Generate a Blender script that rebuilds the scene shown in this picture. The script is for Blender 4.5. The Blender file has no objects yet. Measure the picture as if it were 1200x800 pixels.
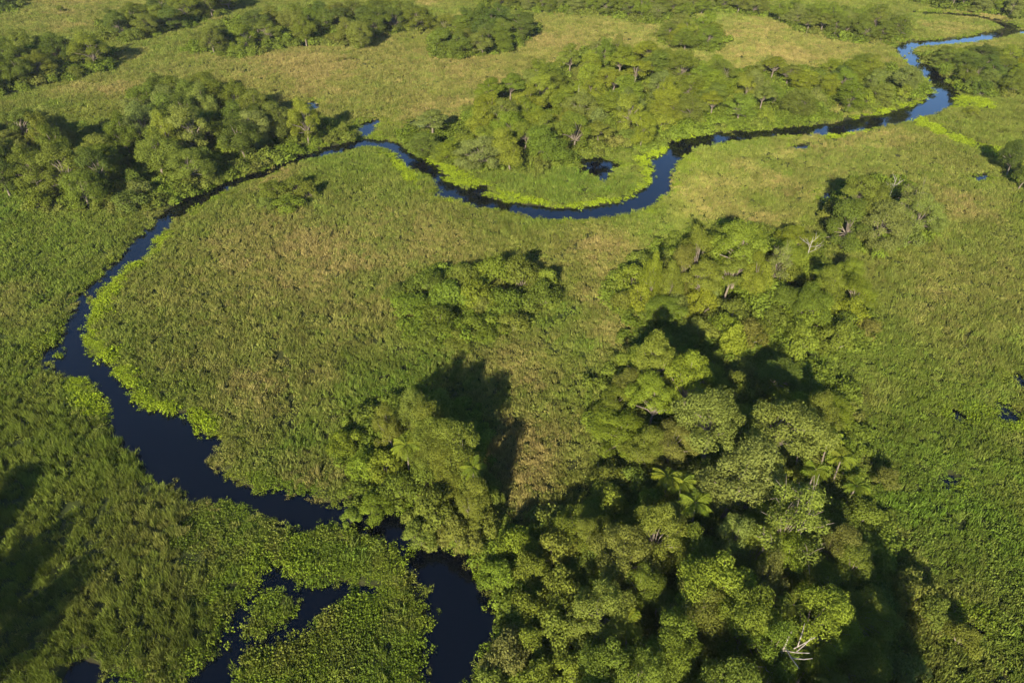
import bpy, math, random
import numpy as np

SC = bpy.context.scene
COL = SC.collection
random.seed(7)
RNG = np.random.default_rng(11)
H_CAM, PITCH, FPX = 70.0, math.radians(38.0), 800.0
SP, CP = math.sin(PITCH), math.cos(PITCH)
SUN_EL, SUN_AZ = math.radians(25.0), math.radians(196.0)      # azimuth clockwise from +Y


def ground_pt(u, v, z=0.0):
    """the place on the level plane z that the photograph shows at (u, v)"""
    a, b = (u - 600) / FPX, (400 - v) / FPX
    d = (a, CP + b * SP, -SP + b * CP)
    t = (H_CAM - z) / -d[2]
    return d[0] * t, d[1] * t


def depth_of(x, y, z):
    return y * CP + (H_CAM - z) * SP


def to_px(x, y, z):
    zc = depth_of(x, y, z)
    yc = y * SP - (H_CAM - z) * CP
    return 600 + FPX * x / zc, 400 - FPX * yc / zc


def poly(pts, z=0.0):
    return np.array([ground_pt(u, v, z) for u, v in pts])


# ------------------------------------------------------------------ noise
def vnoise(x, y, scale, seed=0):
    x = np.asarray(x, float) / scale + 500.0
    y = np.asarray(y, float) / scale + 500.0
    xi, yi = np.floor(x).astype(np.int64), np.floor(y).astype(np.int64)
    fx, fy = x - xi, y - yi
    fx, fy = fx * fx * (3 - 2 * fx), fy * fy * (3 - 2 * fy)

    def h(i, j):
        n = (i * 374761393 + j * 668265263 + seed * 974711) & 0xFFFFFFFF
        n = ((n ^ (n >> 13)) * 1274126177) & 0xFFFFFFFF
        return ((n ^ (n >> 16)) & 0xFFFF) / 65535.0
    a = h(xi, yi) * (1 - fx) + h(xi + 1, yi) * fx
    b = h(xi, yi + 1) * (1 - fx) + h(xi + 1, yi + 1) * fx
    return a * (1 - fy) + b * fy


def fbm(x, y, scale, seed=0):
    return .55 * vnoise(x, y, scale, seed) + .28 * vnoise(x, y, scale * .47, seed + 1) + .17 * vnoise(x, y, scale * .21, seed + 2)


def inside(px, py, P):
    r = np.zeros(px.shape, bool)
    n = len(P)
    for i in range(n):
        x0, y0 = P[i]
        x1, y1 = P[(i + 1) % n]
        if y0 == y1:
            continue
        c = ((y0 > py) != (y1 > py)) & (px < (x1 - x0) * (py - y0) / (y1 - y0) + x0)
        r ^= c
    return r


def seg_dist(px, py, P, closed=True):
    d = np.full(px.shape, 1e9)
    n = len(P)
    for i in range(n if closed else n - 1):
        x0, y0 = P[i]
        x1, y1 = P[(i + 1) % n]
        dx, dy = x1 - x0, y1 - y0
        L = dx * dx + dy * dy + 1e-9
        t = np.clip(((px - x0) * dx + (py - y0) * dy) / L, 0, 1)
        d = np.minimum(d, (px - x0 - t * dx) ** 2 + (py - y0 - t * dy) ** 2)
    return np.sqrt(d)


def sdf_poly(px, py, P):
    """distance to the polygon's outline, negative inside; far points are only roughly right"""
    out = np.full(px.shape, 30.0)
    lo, hi = P.min(0) - 14, P.max(0) + 14
    m = (px > lo[0]) & (px < hi[0]) & (py > lo[1]) & (py < hi[1])
    if m.any():
        d = seg_dist(px[m], py[m], P)
        out[m] = np.where(inside(px[m], py[m], P), -d, d)
    return out


# ------------------------------------------------------------------ where the water lies (photograph pixels -> ground)
BANK_A = [(400, 170.5), (378, 174), (354, 182), (331, 189), (314, 197), (297, 204), (270, 213), (243, 224), (216, 234), (196, 248),
          (179, 265), (172, 270), (152, 292), (132, 312), (111, 329), (96, 343), (88, 364), (76, 385), (69, 412), (71, 438), (80, 441),
          (88, 439), (105, 440), (116, 454), (122, 472), (135, 493), (130, 506), (148, 510), (162, 530), (175, 547),
          (189, 564), (209, 574), (229, 587), (243, 586), (270, 589), (294, 594), (310, 606), (337, 613), (364, 619), (375, 607),
          (391, 613), (400, 618), (437, 619), (451, 631), (474, 648), (484, 678), (501, 712), (506, 729), (501, 766), (499, 800), (494, 850)]
BANK_B = [(545, 850), (548, 800), (550, 786), (555, 766), (562, 749), (575, 746), (584, 739), (575, 705), (565, 682), (554, 665), (552, 648),
          (532, 648), (495, 641), (478, 618), (471, 604), (451, 599), (430, 603), (413, 599), (400, 587), (392, 594), (370, 592), (364, 577),
          (341, 581), (331, 571), (310, 576), (280, 569), (267, 557), (250, 550), (243, 540), (250, 526), (255, 511), (240, 515), (229, 503),
          (221, 494), (216, 486), (186, 488), (169, 476), (155, 466), (142, 452), (128, 439), (126, 427), (108, 420), (98, 408), (96, 390),
          (105, 363), (116, 343), (132, 326), (148, 309), (165, 302), (175, 294), (174, 283), (189, 270), (199, 260), (216, 252), (230, 241),
          (250, 231), (270, 220), (297, 211), (314, 204), (337, 195), (354, 189), (381, 181), (400, 178)]
U_OUT = [(400, 178), (413, 175), (427, 172), (447, 173.5), (462, 176), (470, 186), (488, 199), (508, 209), (520, 224), (505, 228), (535, 233), (555, 241),
         (582, 244), (599, 250), (619, 253), (656, 256), (694, 255), (734, 251), (761, 242), (783, 223), (788, 199), (800, 183), (821, 170)]
U_IN = [(818, 162), (800, 164), (782, 169), (781, 179), (765, 189), (769, 202), (761, 219), (737, 233), (714, 240), (680, 245), (646, 245), (616, 241),
        (589, 237), (562, 229), (542, 221), (525, 213), (513, 202), (505, 192), (494, 185), (476, 180), (468, 169), (451, 165), (430, 164), (413, 167), (400, 170.5)]
FAR = [(818, 166, 3.1), (850, 160.5, 2.6), (894, 156.5, 2.6), (935, 153.5, 2.6), (979, 151.5, 3.2), (1009, 145, 3.2), (1043, 139.5, 3.0), (1077, 131, 3.0),
       (1100, 120, 3.0), (1108, 107, 2.6), (1098, 93, 2.6), (1081, 80, 2.6), (1068, 68, 2.6), (1058, 58, 2.6), (1063, 52, 2.4), (1090, 50.5, 2.6), (1131, 47.5, 3.0),
       (1162, 42, 3.2), (1180, 37, 3.4), (1210, 38, 3.4), (1260, 46, 3.0)]
FAR2 = [(1185, 36, 3.0), (1182, 30, 3.0), (1165, 24, 2.4), (1140, 19, 2.2), (1110, 16.5, 2.0), (1075, 15, 2.0)]
CHANNEL = [(314, 651), (329, 665), (341, 680), (364, 682), (381, 683), (400, 680), (430, 686), (452, 688), (430, 695), (413, 698), (400, 706), (388, 709),
           (371, 726), (366, 743), (340, 752), (318, 757), (297, 762), (287, 766), (280, 780), (277, 800), (270, 850), (195, 850), (208, 800), (223, 788),
           (246, 770), (257, 749), (262, 730), (272, 719), (287, 702), (294, 692), (308, 676), (312, 664)]
ISLET = [(320, 712, 2.3), (306, 735, 1.2)]
POND_LOWLEFT = [(60, 850), (72, 806), (84, 782), (91, 773), (111, 777), (125, 790), (145, 798), (170, 850)]
POND_MEADOW = [(681, 187), (704, 185), (727, 193), (714, 201), (708, 211), (694, 205), (682, 202)]
SMALL = [[(928, 169), (945, 170), (944, 175), (931, 175)], [(962, 229), (974, 225), (980, 232), (968, 239)],
         [(1187, 436), (1200, 440), (1199, 452), (1186, 447)], [(1170, 470), (1181, 474), (1195, 490), (1196, 496), (1177, 489), (1172, 480)],
         [(1121, 482), (1134, 484), (1131, 490), (1122, 488)], [(48, 412), (62, 405), (69, 418), (66, 432), (52, 428)],
         [(354, 124), (368, 118), (372, 126), (360, 131)], [(422, 146), (444, 139), (436, 158), (424, 160)], [(477, 144), (498, 140), (500, 148), (484, 152)],
         [(553, 216), (570, 219), (566, 225), (556, 223)], [(1140, 207), (1158, 205), (1156, 210), (1143, 212)], [(1105, 560), (1118, 562), (1114, 569), (1104, 566)],
         [(1124, 736), (1142, 731), (1146, 741), (1128, 746)]]
RIVER = [poly(BANK_A + BANK_B), poly(U_OUT + U_IN)]
PONDS = [poly(CHANNEL), poly(POND_LOWLEFT), poly(POND_MEADOW)] + [poly(p) for p in SMALL]


def chain_sdf(px, py, chain):
    out = np.full(px.shape, 30.0)
    for (u0, v0, w0), (u1, v1, w1) in zip(chain[:-1], chain[1:]):
        x0, y0 = ground_pt(u0, v0)
        x1, y1 = ground_pt(u1, v1)
        m = (px > min(x0, x1) - 14) & (px < max(x0, x1) + 14) & (py > min(y0, y1) - 14) & (py < max(y0, y1) + 14)
        if not m.any():
            continue
        dx, dy = x1 - x0, y1 - y0
        t = np.clip(((px[m] - x0) * dx + (py[m] - y0) * dy) / (dx * dx + dy * dy), 0, 1)
        d = np.hypot(px[m] - x0 - t * dx, py[m] - y0 - t * dy) - (w0 + (w1 - w0) * t)
        out[m] = np.minimum(out[m], d)
    return out


def river_sdf(px, py):
    w = (fbm(px, py, 3.0, 41) - .5) * 1.3
    d = np.minimum(chain_sdf(px, py, FAR), chain_sdf(px, py, FAR2))
    for P in RIVER:
        d = np.minimum(d, sdf_poly(px, py, P))
    far = np.clip((py - 60) / 160, 0, 1)
    return d + w - .6 - .5 * far


def pond_sdf(px, py, i):
    w = (fbm(px, py, 2.0, 61) - .5) * (1.1 if i < 3 else 2.0)
    d = sdf_poly(px, py, PONDS[i])
    if i == 0:
        for u, v, r in ISLET:
            x, y = ground_pt(u, v)
            d = np.maximum(d, r - np.hypot(px - x, py - y))
    return d + w - (.8 if i == 2 else .3 if i < 3 else .8)


def water_sdf(px, py):
    d = river_sdf(px, py)
    for i in range(len(PONDS)):
        d = np.minimum(d, pond_sdf(px, py, i))
    return d


# ------------------------------------------------------------------ materials
def new_mat(name):
    m = bpy.data.materials.new(name)
    m.use_nodes = True
    m.node_tree.nodes.clear()
    return m, m.node_tree.nodes, m.node_tree.links


def node(N, t, **kw):
    n = N.new(t)
    for k, v in kw.items():
        if k.startswith('i_'):
            n.inputs[k[2:].replace('_', ' ')].default_value = v
        else:
            setattr(n, k, v)
    return n


def mixc(N, L, a, b, fac, blend='MIX'):
    n = N.new('ShaderNodeMix')
    n.data_type = 'RGBA'
    n.blend_type = blend
    for sock, val in ((n.inputs[0], fac), (n.inputs[6], a), (n.inputs[7], b)):
        if hasattr(val, 'is_linked'):
            L.new(val, sock)
        elif isinstance(val, tuple):
            sock.default_value = (*val, 1) if len(val) == 3 else val
        else:
            sock.default_value = val
    return n.outputs[2]


def maprange(N, L, val, a, b, c, d):
    n = N.new('ShaderNodeMapRange')
    L.new(val, n.inputs[0])
    for i, x in enumerate((a, b, c, d)):
        n.inputs[i + 1].default_value = x
    return n.outputs[0]


def leaf_output(N, L, col, transl=.3, gloss=.0):
    d = node(N, 'ShaderNodeBsdfDiffuse')
    t = node(N, 'ShaderNodeBsdfTranslucent')
    L.new(col, d.inputs[0])
    L.new(mixc(N, L, col, (1.0, 1.0, .45), 1.0, 'MULTIPLY'), t.inputs[0])
    mx = node(N, 'ShaderNodeMixShader')
    mx.inputs[0].default_value = transl
    L.new(d.outputs[0], mx.inputs[1])
    L.new(t.outputs[0], mx.inputs[2])
    out = mx.outputs[0]
    if gloss:
        g = node(N, 'ShaderNodeBsdfGlossy')
        g.inputs['Roughness'].default_value = .45
        m2 = node(N, 'ShaderNodeMixShader')
        m2.inputs[0].default_value = gloss
        L.new(out, m2.inputs[1])
        L.new(g.outputs[0], m2.inputs[2])
        out = m2.outputs[0]
    o = node(N, 'ShaderNodeOutputMaterial')
    L.new(out, o.inputs[0])


def field_material(name, green, dry, lush):
    """plants of the marsh: each tuft has its own dryness, lushness and tone, each blade its own shade of green"""
    m, N, L = new_mat(name)
    a = {k: node(N, 'ShaderNodeAttribute', attribute_type='INSTANCER', attribute_name=k) for k in ('dry', 'lush', 'tone')}
    b = node(N, 'ShaderNodeAttribute', attribute_type='GEOMETRY', attribute_name='blade')
    c = mixc(N, L, green, lush, a['lush'].outputs['Fac'])
    c = mixc(N, L, c, dry, a['dry'].outputs['Fac'])
    bf = node(N, 'ShaderNodeMath', operation='MULTIPLY')
    L.new(a['tone'].outputs['Fac'], bf.inputs[0])
    L.new(maprange(N, L, b.outputs['Fac'], 0, 1, .6, 1.4), bf.inputs[1])
    v = node(N, 'ShaderNodeVectorMath', operation='SCALE')
    L.new(c, v.inputs[0])
    L.new(bf.outputs[0], v.inputs['Scale'])
    leaf_output(N, L, v.outputs[0])
    return m


def crown_material(name, transl=.28):
    m, N, L = new_mat(name)
    oi = node(N, 'ShaderNodeObjectInfo')
    b = node(N, 'ShaderNodeAttribute', attribute_type='GEOMETRY', attribute_name='blade')
    f = maprange(N, L, b.outputs['Fac'], 0, 1, .6, 1.4)
    v = node(N, 'ShaderNodeVectorMath', operation='SCALE')
    L.new(oi.outputs['Color'], v.inputs[0])
    L.new(f, v.inputs['Scale'])
    leaf_output(N, L, v.outputs[0], transl)
    return m


def bark_material(name, c0, c1):
    m, N, L = new_mat(name)
    tc = node(N, 'ShaderNodeTexCoord')
    mp = node(N, 'ShaderNodeMapping')
    mp.inputs['Scale'].default_value = (3, 3, .6)
    L.new(tc.outputs['Object'], mp.inputs[0])
    n = node(N, 'ShaderNodeTexNoise', i_Scale=2.0, i_Detail=4.0)
    L.new(mp.outputs[0], n.inputs['Vector'])
    c = mixc(N, L, c0, c1, maprange(N, L, n.outputs['Fac'], .35, .65, 0, 1))
    p = node(N, 'ShaderNodeBsdfPrincipled', i_Roughness=.9)
    L.new(c, p.inputs['Base Color'])
    o = node(N, 'ShaderNodeOutputMaterial')
    L.new(p.outputs[0], o.inputs[0])
    return m


def ground_material():
    m, N, L = new_mat('marsh_soil')
    g = node(N, 'ShaderNodeNewGeometry')
    n1 = node(N, 'ShaderNodeTexNoise', i_Scale=.045, i_Detail=5.0)
    n2 = node(N, 'ShaderNodeTexNoise', i_Scale=.9, i_Detail=6.0, i_Roughness=.7)
    n3 = node(N, 'ShaderNodeTexNoise', i_Scale=.008, i_Detail=3.0)
    for n in (n1, n2, n3):
        L.new(g.outputs['Position'], n.inputs['Vector'])
    c = mixc(N, L, (.026, .034, .007), (.040, .038, .012), maprange(N, L, n1.outputs['Fac'], .4, .62, 0, 1))
    c = mixc(N, L, c, (.014, .018, .004), maprange(N, L, n2.outputs['Fac'], .42, .66, 0, .8))
    c = mixc(N, L, c, (.03, .046, .009), maprange(N, L, n3.outputs['Fac'], .4, .6, 0, .5))
    sep = node(N, 'ShaderNodeSeparateXYZ')
    L.new(g.outputs['Position'], sep.inputs[0])
    c = mixc(N, L, (.011, .009, .005), c, maprange(N, L, sep.outputs[2], -.25, .02, 0, 1))
    p = node(N, 'ShaderNodeBsdfPrincipled', i_Roughness=.95)
    p.inputs['Specular IOR Level'].default_value = .1
    L.new(c, p.inputs['Base Color'])
    b = node(N, 'ShaderNodeBump', i_Strength=.6, i_Distance=.25)
    L.new(n2.outputs['Fac'], b.inputs['Height'])
    L.new(b.outputs[0], p.inputs['Normal'])
    o = node(N, 'ShaderNodeOutputMaterial')
    L.new(p.outputs[0], o.inputs[0])
    return m


def water_material():
    m, N, L = new_mat('dark_river_water')
    g = node(N, 'ShaderNodeNewGeometry')
    n = node(N, 'ShaderNodeTexNoise', i_Scale=1.1, i_Detail=3.0)
    L.new(g.outputs['Position'], n.inputs['Vector'])
    b = node(N, 'ShaderNodeBump', i_Strength=.06, i_Distance=.08)
    L.new(n.outputs['Fac'], b.inputs['Height'])
    p = node(N, 'ShaderNodeBsdfPrincipled', i_Roughness=.04, i_IOR=1.33)
    p.inputs['Base Color'].default_value = (.0004, .0008, .0020, 1)
    L.new(b.outputs[0], p.inputs['Normal'])
    o = node(N, 'ShaderNodeOutputMaterial')
    L.new(p.outputs[0], o.inputs[0])
    return m


M_GROUND, M_WATER = ground_material(), water_material()
M_GRASS = field_material('marsh_grass_blades', (.104, .136, .019), (.215, .178, .060), (.086, .146, .016))
M_HYA = field_material('floating_plant_leaves', (.070, .105, .014), (.125, .115, .03), (.185, .245, .014))
M_UNDER = field_material('undergrowth_leaves', (.090, .115, .017), (.13, .11, .035), (.105, .15, .016))
M_CROWN = crown_material('tree_leaves')
M_FARLEAF = {}
M_FROND = crown_material('palm_leaves', .3)
M_BARK = bark_material('brown_bark', (.07, .055, .038), (.14, .115, .085))
M_PALEBARK = bark_material('pale_bark', (.12, .105, .085), (.24, .22, .185))


# ------------------------------------------------------------------ mesh helpers
def mesh_from(name, V, F, mat, blade=None, smooth=False):
    """V (n,3); F list of index arrays, all faces given as (k, m) arrays of k-gons"""
    me = bpy.data.meshes.new(name)
    V = np.asarray(V, np.float32)
    me.vertices.add(len(V))
    me.vertices.foreach_set('co', V.ravel())
    tot = np.concatenate([np.full(len(f), f.shape[1], np.int32) for f in F if len(f)])
    idx = np.concatenate([np.asarray(f, np.int32).ravel() for f in F if len(f)])
    me.loops.add(len(idx))
    me.loops.foreach_set('vertex_index', idx)
    me.polygons.add(len(tot))
    me.polygons.foreach_set('loop_start', np.concatenate([[0], np.cumsum(tot)[:-1]]).astype(np.int32))
    me.polygons.foreach_set('loop_total', tot)
    if smooth:
        me.polygons.foreach_set('use_smooth', np.ones(len(tot), bool))
    if blade is not None:
        at = me.attributes.new('blade', 'FLOAT', 'POINT')
        at.data.foreach_set('value', np.asarray(blade, np.float32))
    me.materials.append(mat)
    me.update(calc_edges=True)
    return me


def link(name, me, parent=None):
    o = bpy.data.objects.new(name, me)
    COL.objects.link(o)
    if parent:
        o.parent = parent
    return o


def norm(a):
    return a / np.maximum(np.linalg.norm(a, axis=-1, keepdims=True), 1e-9)


def leaf_quads(P, Nrm, size, rng, aspect=.62):
    """a leaf-spray quad at each point, facing roughly along Nrm"""
    n = len(P)
    t = norm(np.cross(Nrm, rng.normal(size=(n, 3))))
    b = np.cross(Nrm, t)
    s = np.asarray(size).reshape(-1, 1)
    V = np.stack([P - t * s, P - b * s * aspect + Nrm * s * .25, P + t * s, P + b * s * aspect + Nrm * s * .25], 1).reshape(-1, 3)
    F = np.arange(4 * n).reshape(-1, 4)
    return V, F


def lobes_cloud(lobes, rng, per_area, size, low=-.35):
    """leaves over the skins of many rounded boughs; lobes = (centre, rx, rz)"""
    Vs, Fs, Bs, off = [], [], [], 0
    for c, rx, rz in lobes:
        n = int(per_area * 4 * math.pi * rx * (rx + 2 * rz) / 3)
        d = norm(rng.normal(size=(int(n * 1.6), 3)))
        d = d[d[:, 2] > low + rng.uniform(-.25, .25, len(d))][:n]
        n = len(d)
        wob = 1 + .22 * np.sin(d[:, 0] * 5 + c[0] * 3) * np.sin(d[:, 1] * 5 + c[1] * 2) + .12 * np.sin(d[:, 2] * 9 + c[2])
        rad = (1 - .42 * rng.random(n) ** 2.2) * wob
        P = np.asarray(c) + d * np.array([rx, rx, rz]) * rad[:, None]
        nr = norm(d * np.array([1, 1, rx / rz]) * .9 + rng.normal(size=(n, 3)) * .55 + np.array([0, 0, .35]))
        V, F = leaf_quads(P, nr, size * rng.uniform(.6, 1.35, n), rng)
        Vs.append(V)
        Fs.append(F + off)
        off += len(V)
        Bs.append(np.repeat(np.clip(rng.uniform(.25, .75) + rng.normal(0, .17, n), 0, 1), 4))
    return np.concatenate(Vs), np.concatenate(Fs), np.concatenate(Bs)


def tubes(paths, sides=6):
    """tapered tubes: each path = list of (x,y,z,r)"""
    Vs, Fs, off = [], [], 0
    for path in paths:
        p = np.array(path, float)
        k = len(p)
        tan = norm(np.gradient(p[:, :3], axis=0))
        ref = np.where(np.abs(tan[:, 2:3]) > .9, np.array([[1., 0, 0]]), np.array([[0, 0, 1.]]))
        a = norm(np.cross(tan, ref))
        b = np.cross(tan, a)
        th = np.linspace(0, 2 * math.pi, sides, endpoint=False)
        V = p[:, None, :3] + p[:, 3][:, None, None] * (np.cos(th)[None, :, None] * a[:, None] + np.sin(th)[None, :, None] * b[:, None])
        Vs.append(V.reshape(-1, 3))
        i = np.arange(k - 1)[:, None] * sides + np.arange(sides)[None]
        j = np.arange(k - 1)[:, None] * sides + (np.arange(sides)[None] + 1) % sides
        Fs.append(np.stack([i, j, j + sides, i + sides], -1).reshape(-1, 4) + off)
        off += k * sides
    return np.concatenate(Vs), np.concatenate(Fs)


# ------------------------------------------------------------------ the ground and the water
def axis(lo, hi, step, far):
    core = np.arange(lo, hi + step * .5, step)
    g = np.cumsum(step * 1.35 ** np.arange(1, 40))
    g = g[g < far]
    return np.concatenate([lo - g[::-1], core, hi + g])


def build_ground():
    xs = axis(-245, 285, .85, 5000)
    ys = axis(22, 345, .75, 6000)
    X, Y = np.meshgrid(xs, ys)
    px, py = X.ravel(), Y.ravel()
    core = (px > -245) & (px < 285) & (py > 22) & (py < 345)
    d = np.full(px.shape, 30.0)
    d[core] = water_sdf(px[core], py[core])
    t = np.clip((.25 - d) / 1.7, 0, 1)
    t = t * t * (3 - 2 * t)
    z = -1.35 * t + np.where(d > .4, (fbm(px, py, 9, 5) - .5) * .25 + .02, -.08)
    z[~core] = -.2
    nx, ny = len(xs), len(ys)
    i = (np.arange(ny - 1)[:, None] * nx + np.arange(nx - 1)[None]).ravel()
    F = np.stack([i, i + 1, i + 1 + nx, i + nx], 1)
    me = mesh_from('ground', np.stack([px, py, z], 1), [F], M_GROUND, smooth=True)
    o = link('ground', me)
    o['kind'] = 'structure'
    # water sheets under the banks of every channel and pool
    cx, cy = px[i] + .4, py[i] + .4

    def sheet(name, mask):
        f = F[mask]
        used, inv = np.unique(f, return_inverse=True)
        V = np.stack([px[used], py[used], np.full(len(used), -.24)], 1)
        o = link(name, mesh_from(name, V, [inv.reshape(-1, 4)], M_WATER))
        o['kind'] = 'structure'
    cc = (cx > -245) & (cx < 285) & (cy > 22) & (cy < 345)
    taken = np.zeros(len(cx), bool)
    dd = np.full(cx.shape, 30.0)
    dd[cc] = river_sdf(cx[cc], cy[cc])
    m = dd < 1.6
    sheet('river', m)
    taken |= m
    for k in range(len(PONDS)):
        dd = np.full(cx.shape, 30.0)
        dd[cc] = pond_sdf(cx[cc], cy[cc], k)
        m = (dd < 1.6) & ~taken
        if m.any():
            sheet('pond', m)
            taken |= m


build_ground()

# ------------------------------------------------------------------ plant prototypes for the ground cover
HIDDEN = bpy.data.collections.new('cover_plants')


def grass_patch(seed, n=190, rad=.9, hmin=.22, hmax=.75, w=.075, lean=.38):
    r = np.random.default_rng(seed)
    ncl = 6
    cc = r.normal(size=(ncl, 2)) * rad * .5
    which = r.integers(0, ncl, n)
    P = cc[which] + r.normal(size=(n, 2)) * rad * .2
    h = r.uniform(hmin, hmax, n) * r.uniform(.55, 1.35, ncl)[which]
    az = r.uniform(0, 2 * math.pi, n)
    ln = np.abs(r.normal(0, lean, n)) * h
    d = np.stack([np.cos(az), np.sin(az)], 1)
    wa = r.uniform(0, math.pi, n)
    wd = np.stack([np.cos(wa), np.sin(wa)], 1) * (w * r.uniform(.6, 1.3, n))[:, None] * .5

    def v(k, zf, wf, lf):
        return np.concatenate([P + d * (ln * lf)[:, None] + wd * wf * k, (h * zf)[:, None]], 1)
    V = np.stack([v(-1, -.1, .8, 0), v(1, -.1, .8, 0), v(1, .55, 1, .35), v(-1, .55, 1, .35), v(0, .97, 0, 1)], 1).reshape(-1, 3)
    b = np.arange(n)[:, None] * 5
    bl = np.repeat(np.clip(r.normal(.5, .22, n), 0, 1), 5)
    return mesh_from('grass_tuft', V, [b + np.array([[0, 1, 2, 3]]), b + np.array([[3, 2, 4]])], M_GRASS, bl)


def rosette_patch(seed, mat, n=210, rad=.95, zmin=.03, zmax=.46, size=.095):
    r = np.random.default_rng(seed)
    ncl = 10
    cc = r.normal(size=(ncl, 2)) * rad * .55
    P = cc[r.integers(0, ncl, n)] + r.normal(size=(n, 2)) * rad * .2
    z = r.uniform(zmin, zmax, n)
    nr = norm(np.concatenate([r.normal(size=(n, 2)) * 1.1, np.full((n, 1), .5)], 1))
    V, F = leaf_quads(np.concatenate([P, z[:, None]], 1), nr, size * r.uniform(.6, 1.3, n), r, .8)
    return mesh_from('leaf_rosette', V, [F], mat, np.repeat(np.clip(r.normal(.5, .2, n), 0, 1), 4))


def bush_patch(seed):
    r = np.random.default_rng(seed)
    lob = []
    for _ in range(r.integers(4, 7)):
        rx = r.uniform(.45, .85)
        lob.append(((r.normal() * .7, r.normal() * .7, r.uniform(.2, .8)), rx, rx * r.uniform(.7, 1.0)))
    V, F, B = lobes_cloud(lob, r, 34, .12, -.3)
    return mesh_from('low_bush', V, [F], M_UNDER, B)


def proto_collection(name, meshes):
    c = bpy.data.collections.new(name)
    HIDDEN.children.link(c)
    for i, me in enumerate(meshes):
        o = bpy.data.objects.new('%s_%02d' % (name, i), me)
        c.objects.link(o)
    return c


def scatter(name, P, z, coll, nvar, scale, dry, lush, tone, label):
    n = len(P)
    me = bpy.data.meshes.new(name)
    me.vertices.add(n)
    me.vertices.foreach_set('co', np.stack([P[:, 0], P[:, 1], z], 1).astype(np.float32).ravel())
    r = np.random.default_rng(len(P))

    def att(k, t, a, f='value'):
        me.attributes.new(k, t, 'POINT').data.foreach_set(f, np.ascontiguousarray(a).ravel())
    att('variant', 'INT', r.integers(0, nvar, n).astype(np.int32))
    att('turn', 'FLOAT_VECTOR', np.stack([np.zeros(n), np.zeros(n), r.uniform(0, 6.283, n)], 1).astype(np.float32), 'vector')
    att('size', 'FLOAT_VECTOR', scale.astype(np.float32), 'vector')
    att('dry', 'FLOAT', np.clip(dry, 0, 1).astype(np.float32))
    att('lush', 'FLOAT', np.clip(lush, 0, 1).astype(np.float32))
    att('tone', 'FLOAT', tone.astype(np.float32))
    o = link(name, me)
    o['kind'] = 'stuff'
    o['label'] = label
    o['category'] = 'plants'
    g = bpy.data.node_groups.new(name + '_spread', 'GeometryNodeTree')
    g.interface.new_socket('Geometry', in_out='INPUT', socket_type='NodeSocketGeometry')
    g.interface.new_socket('Geometry', in_out='OUTPUT', socket_type='NodeSocketGeometry')
    N, L = g.nodes, g.links
    gi, go = N.new('NodeGroupInput'), N.new('NodeGroupOutput')
    m2p, iop, ci = N.new('GeometryNodeMeshToPoints'), N.new('GeometryNodeInstanceOnPoints'), N.new('GeometryNodeCollectionInfo')
    ci.inputs['Collection'].default_value = coll
    ci.inputs['Separate Children'].default_value = True
    ci.inputs['Reset Children'].default_value = True
    iop.inputs['Pick Instance'].default_value = True

    def na(k, t):
        a = N.new('GeometryNodeInputNamedAttribute')
        a.data_type = t
        a.inputs[0].default_value = k
        return a.outputs[0]
    L.new(gi.outputs[0], m2p.inputs[0])
    L.new(m2p.outputs[0], iop.inputs['Points'])
    L.new(ci.outputs[0], iop.inputs['Instance'])
    L.new(na('variant', 'INT'), iop.inputs['Instance Index'])
    e2r = N.new('FunctionNodeEulerToRotation')
    L.new(na('turn', 'FLOAT_VECTOR'), e2r.inputs[0])
    L.new(e2r.outputs[0], iop.inputs['Rotation'])
    L.new(na('size', 'FLOAT_VECTOR'), iop.inputs['Scale'])
    L.new(iop.outputs[0], go.inputs[0])
    md = o.modifiers.new('spread', 'NODES')
    md.node_group = g
    return o


C_GRASS = proto_collection('grass_tuft', [grass_patch(i) for i in range(7)] + [rosette_patch(20 + i, M_GRASS, 170, .85, .05, .5, .09) for i in range(4)])
C_REED = proto_collection('reed_tuft', [grass_patch(40 + i, 210, .85, .35, 1.0, .05, .3) for i in range(6)])
C_HYA = proto_collection('floating_rosette', [rosette_patch(80 + i, M_HYA) for i in range(6)])
C_BUSH = proto_collection('low_bush', [bush_patch(120 + i) for i in range(7)])

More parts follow.
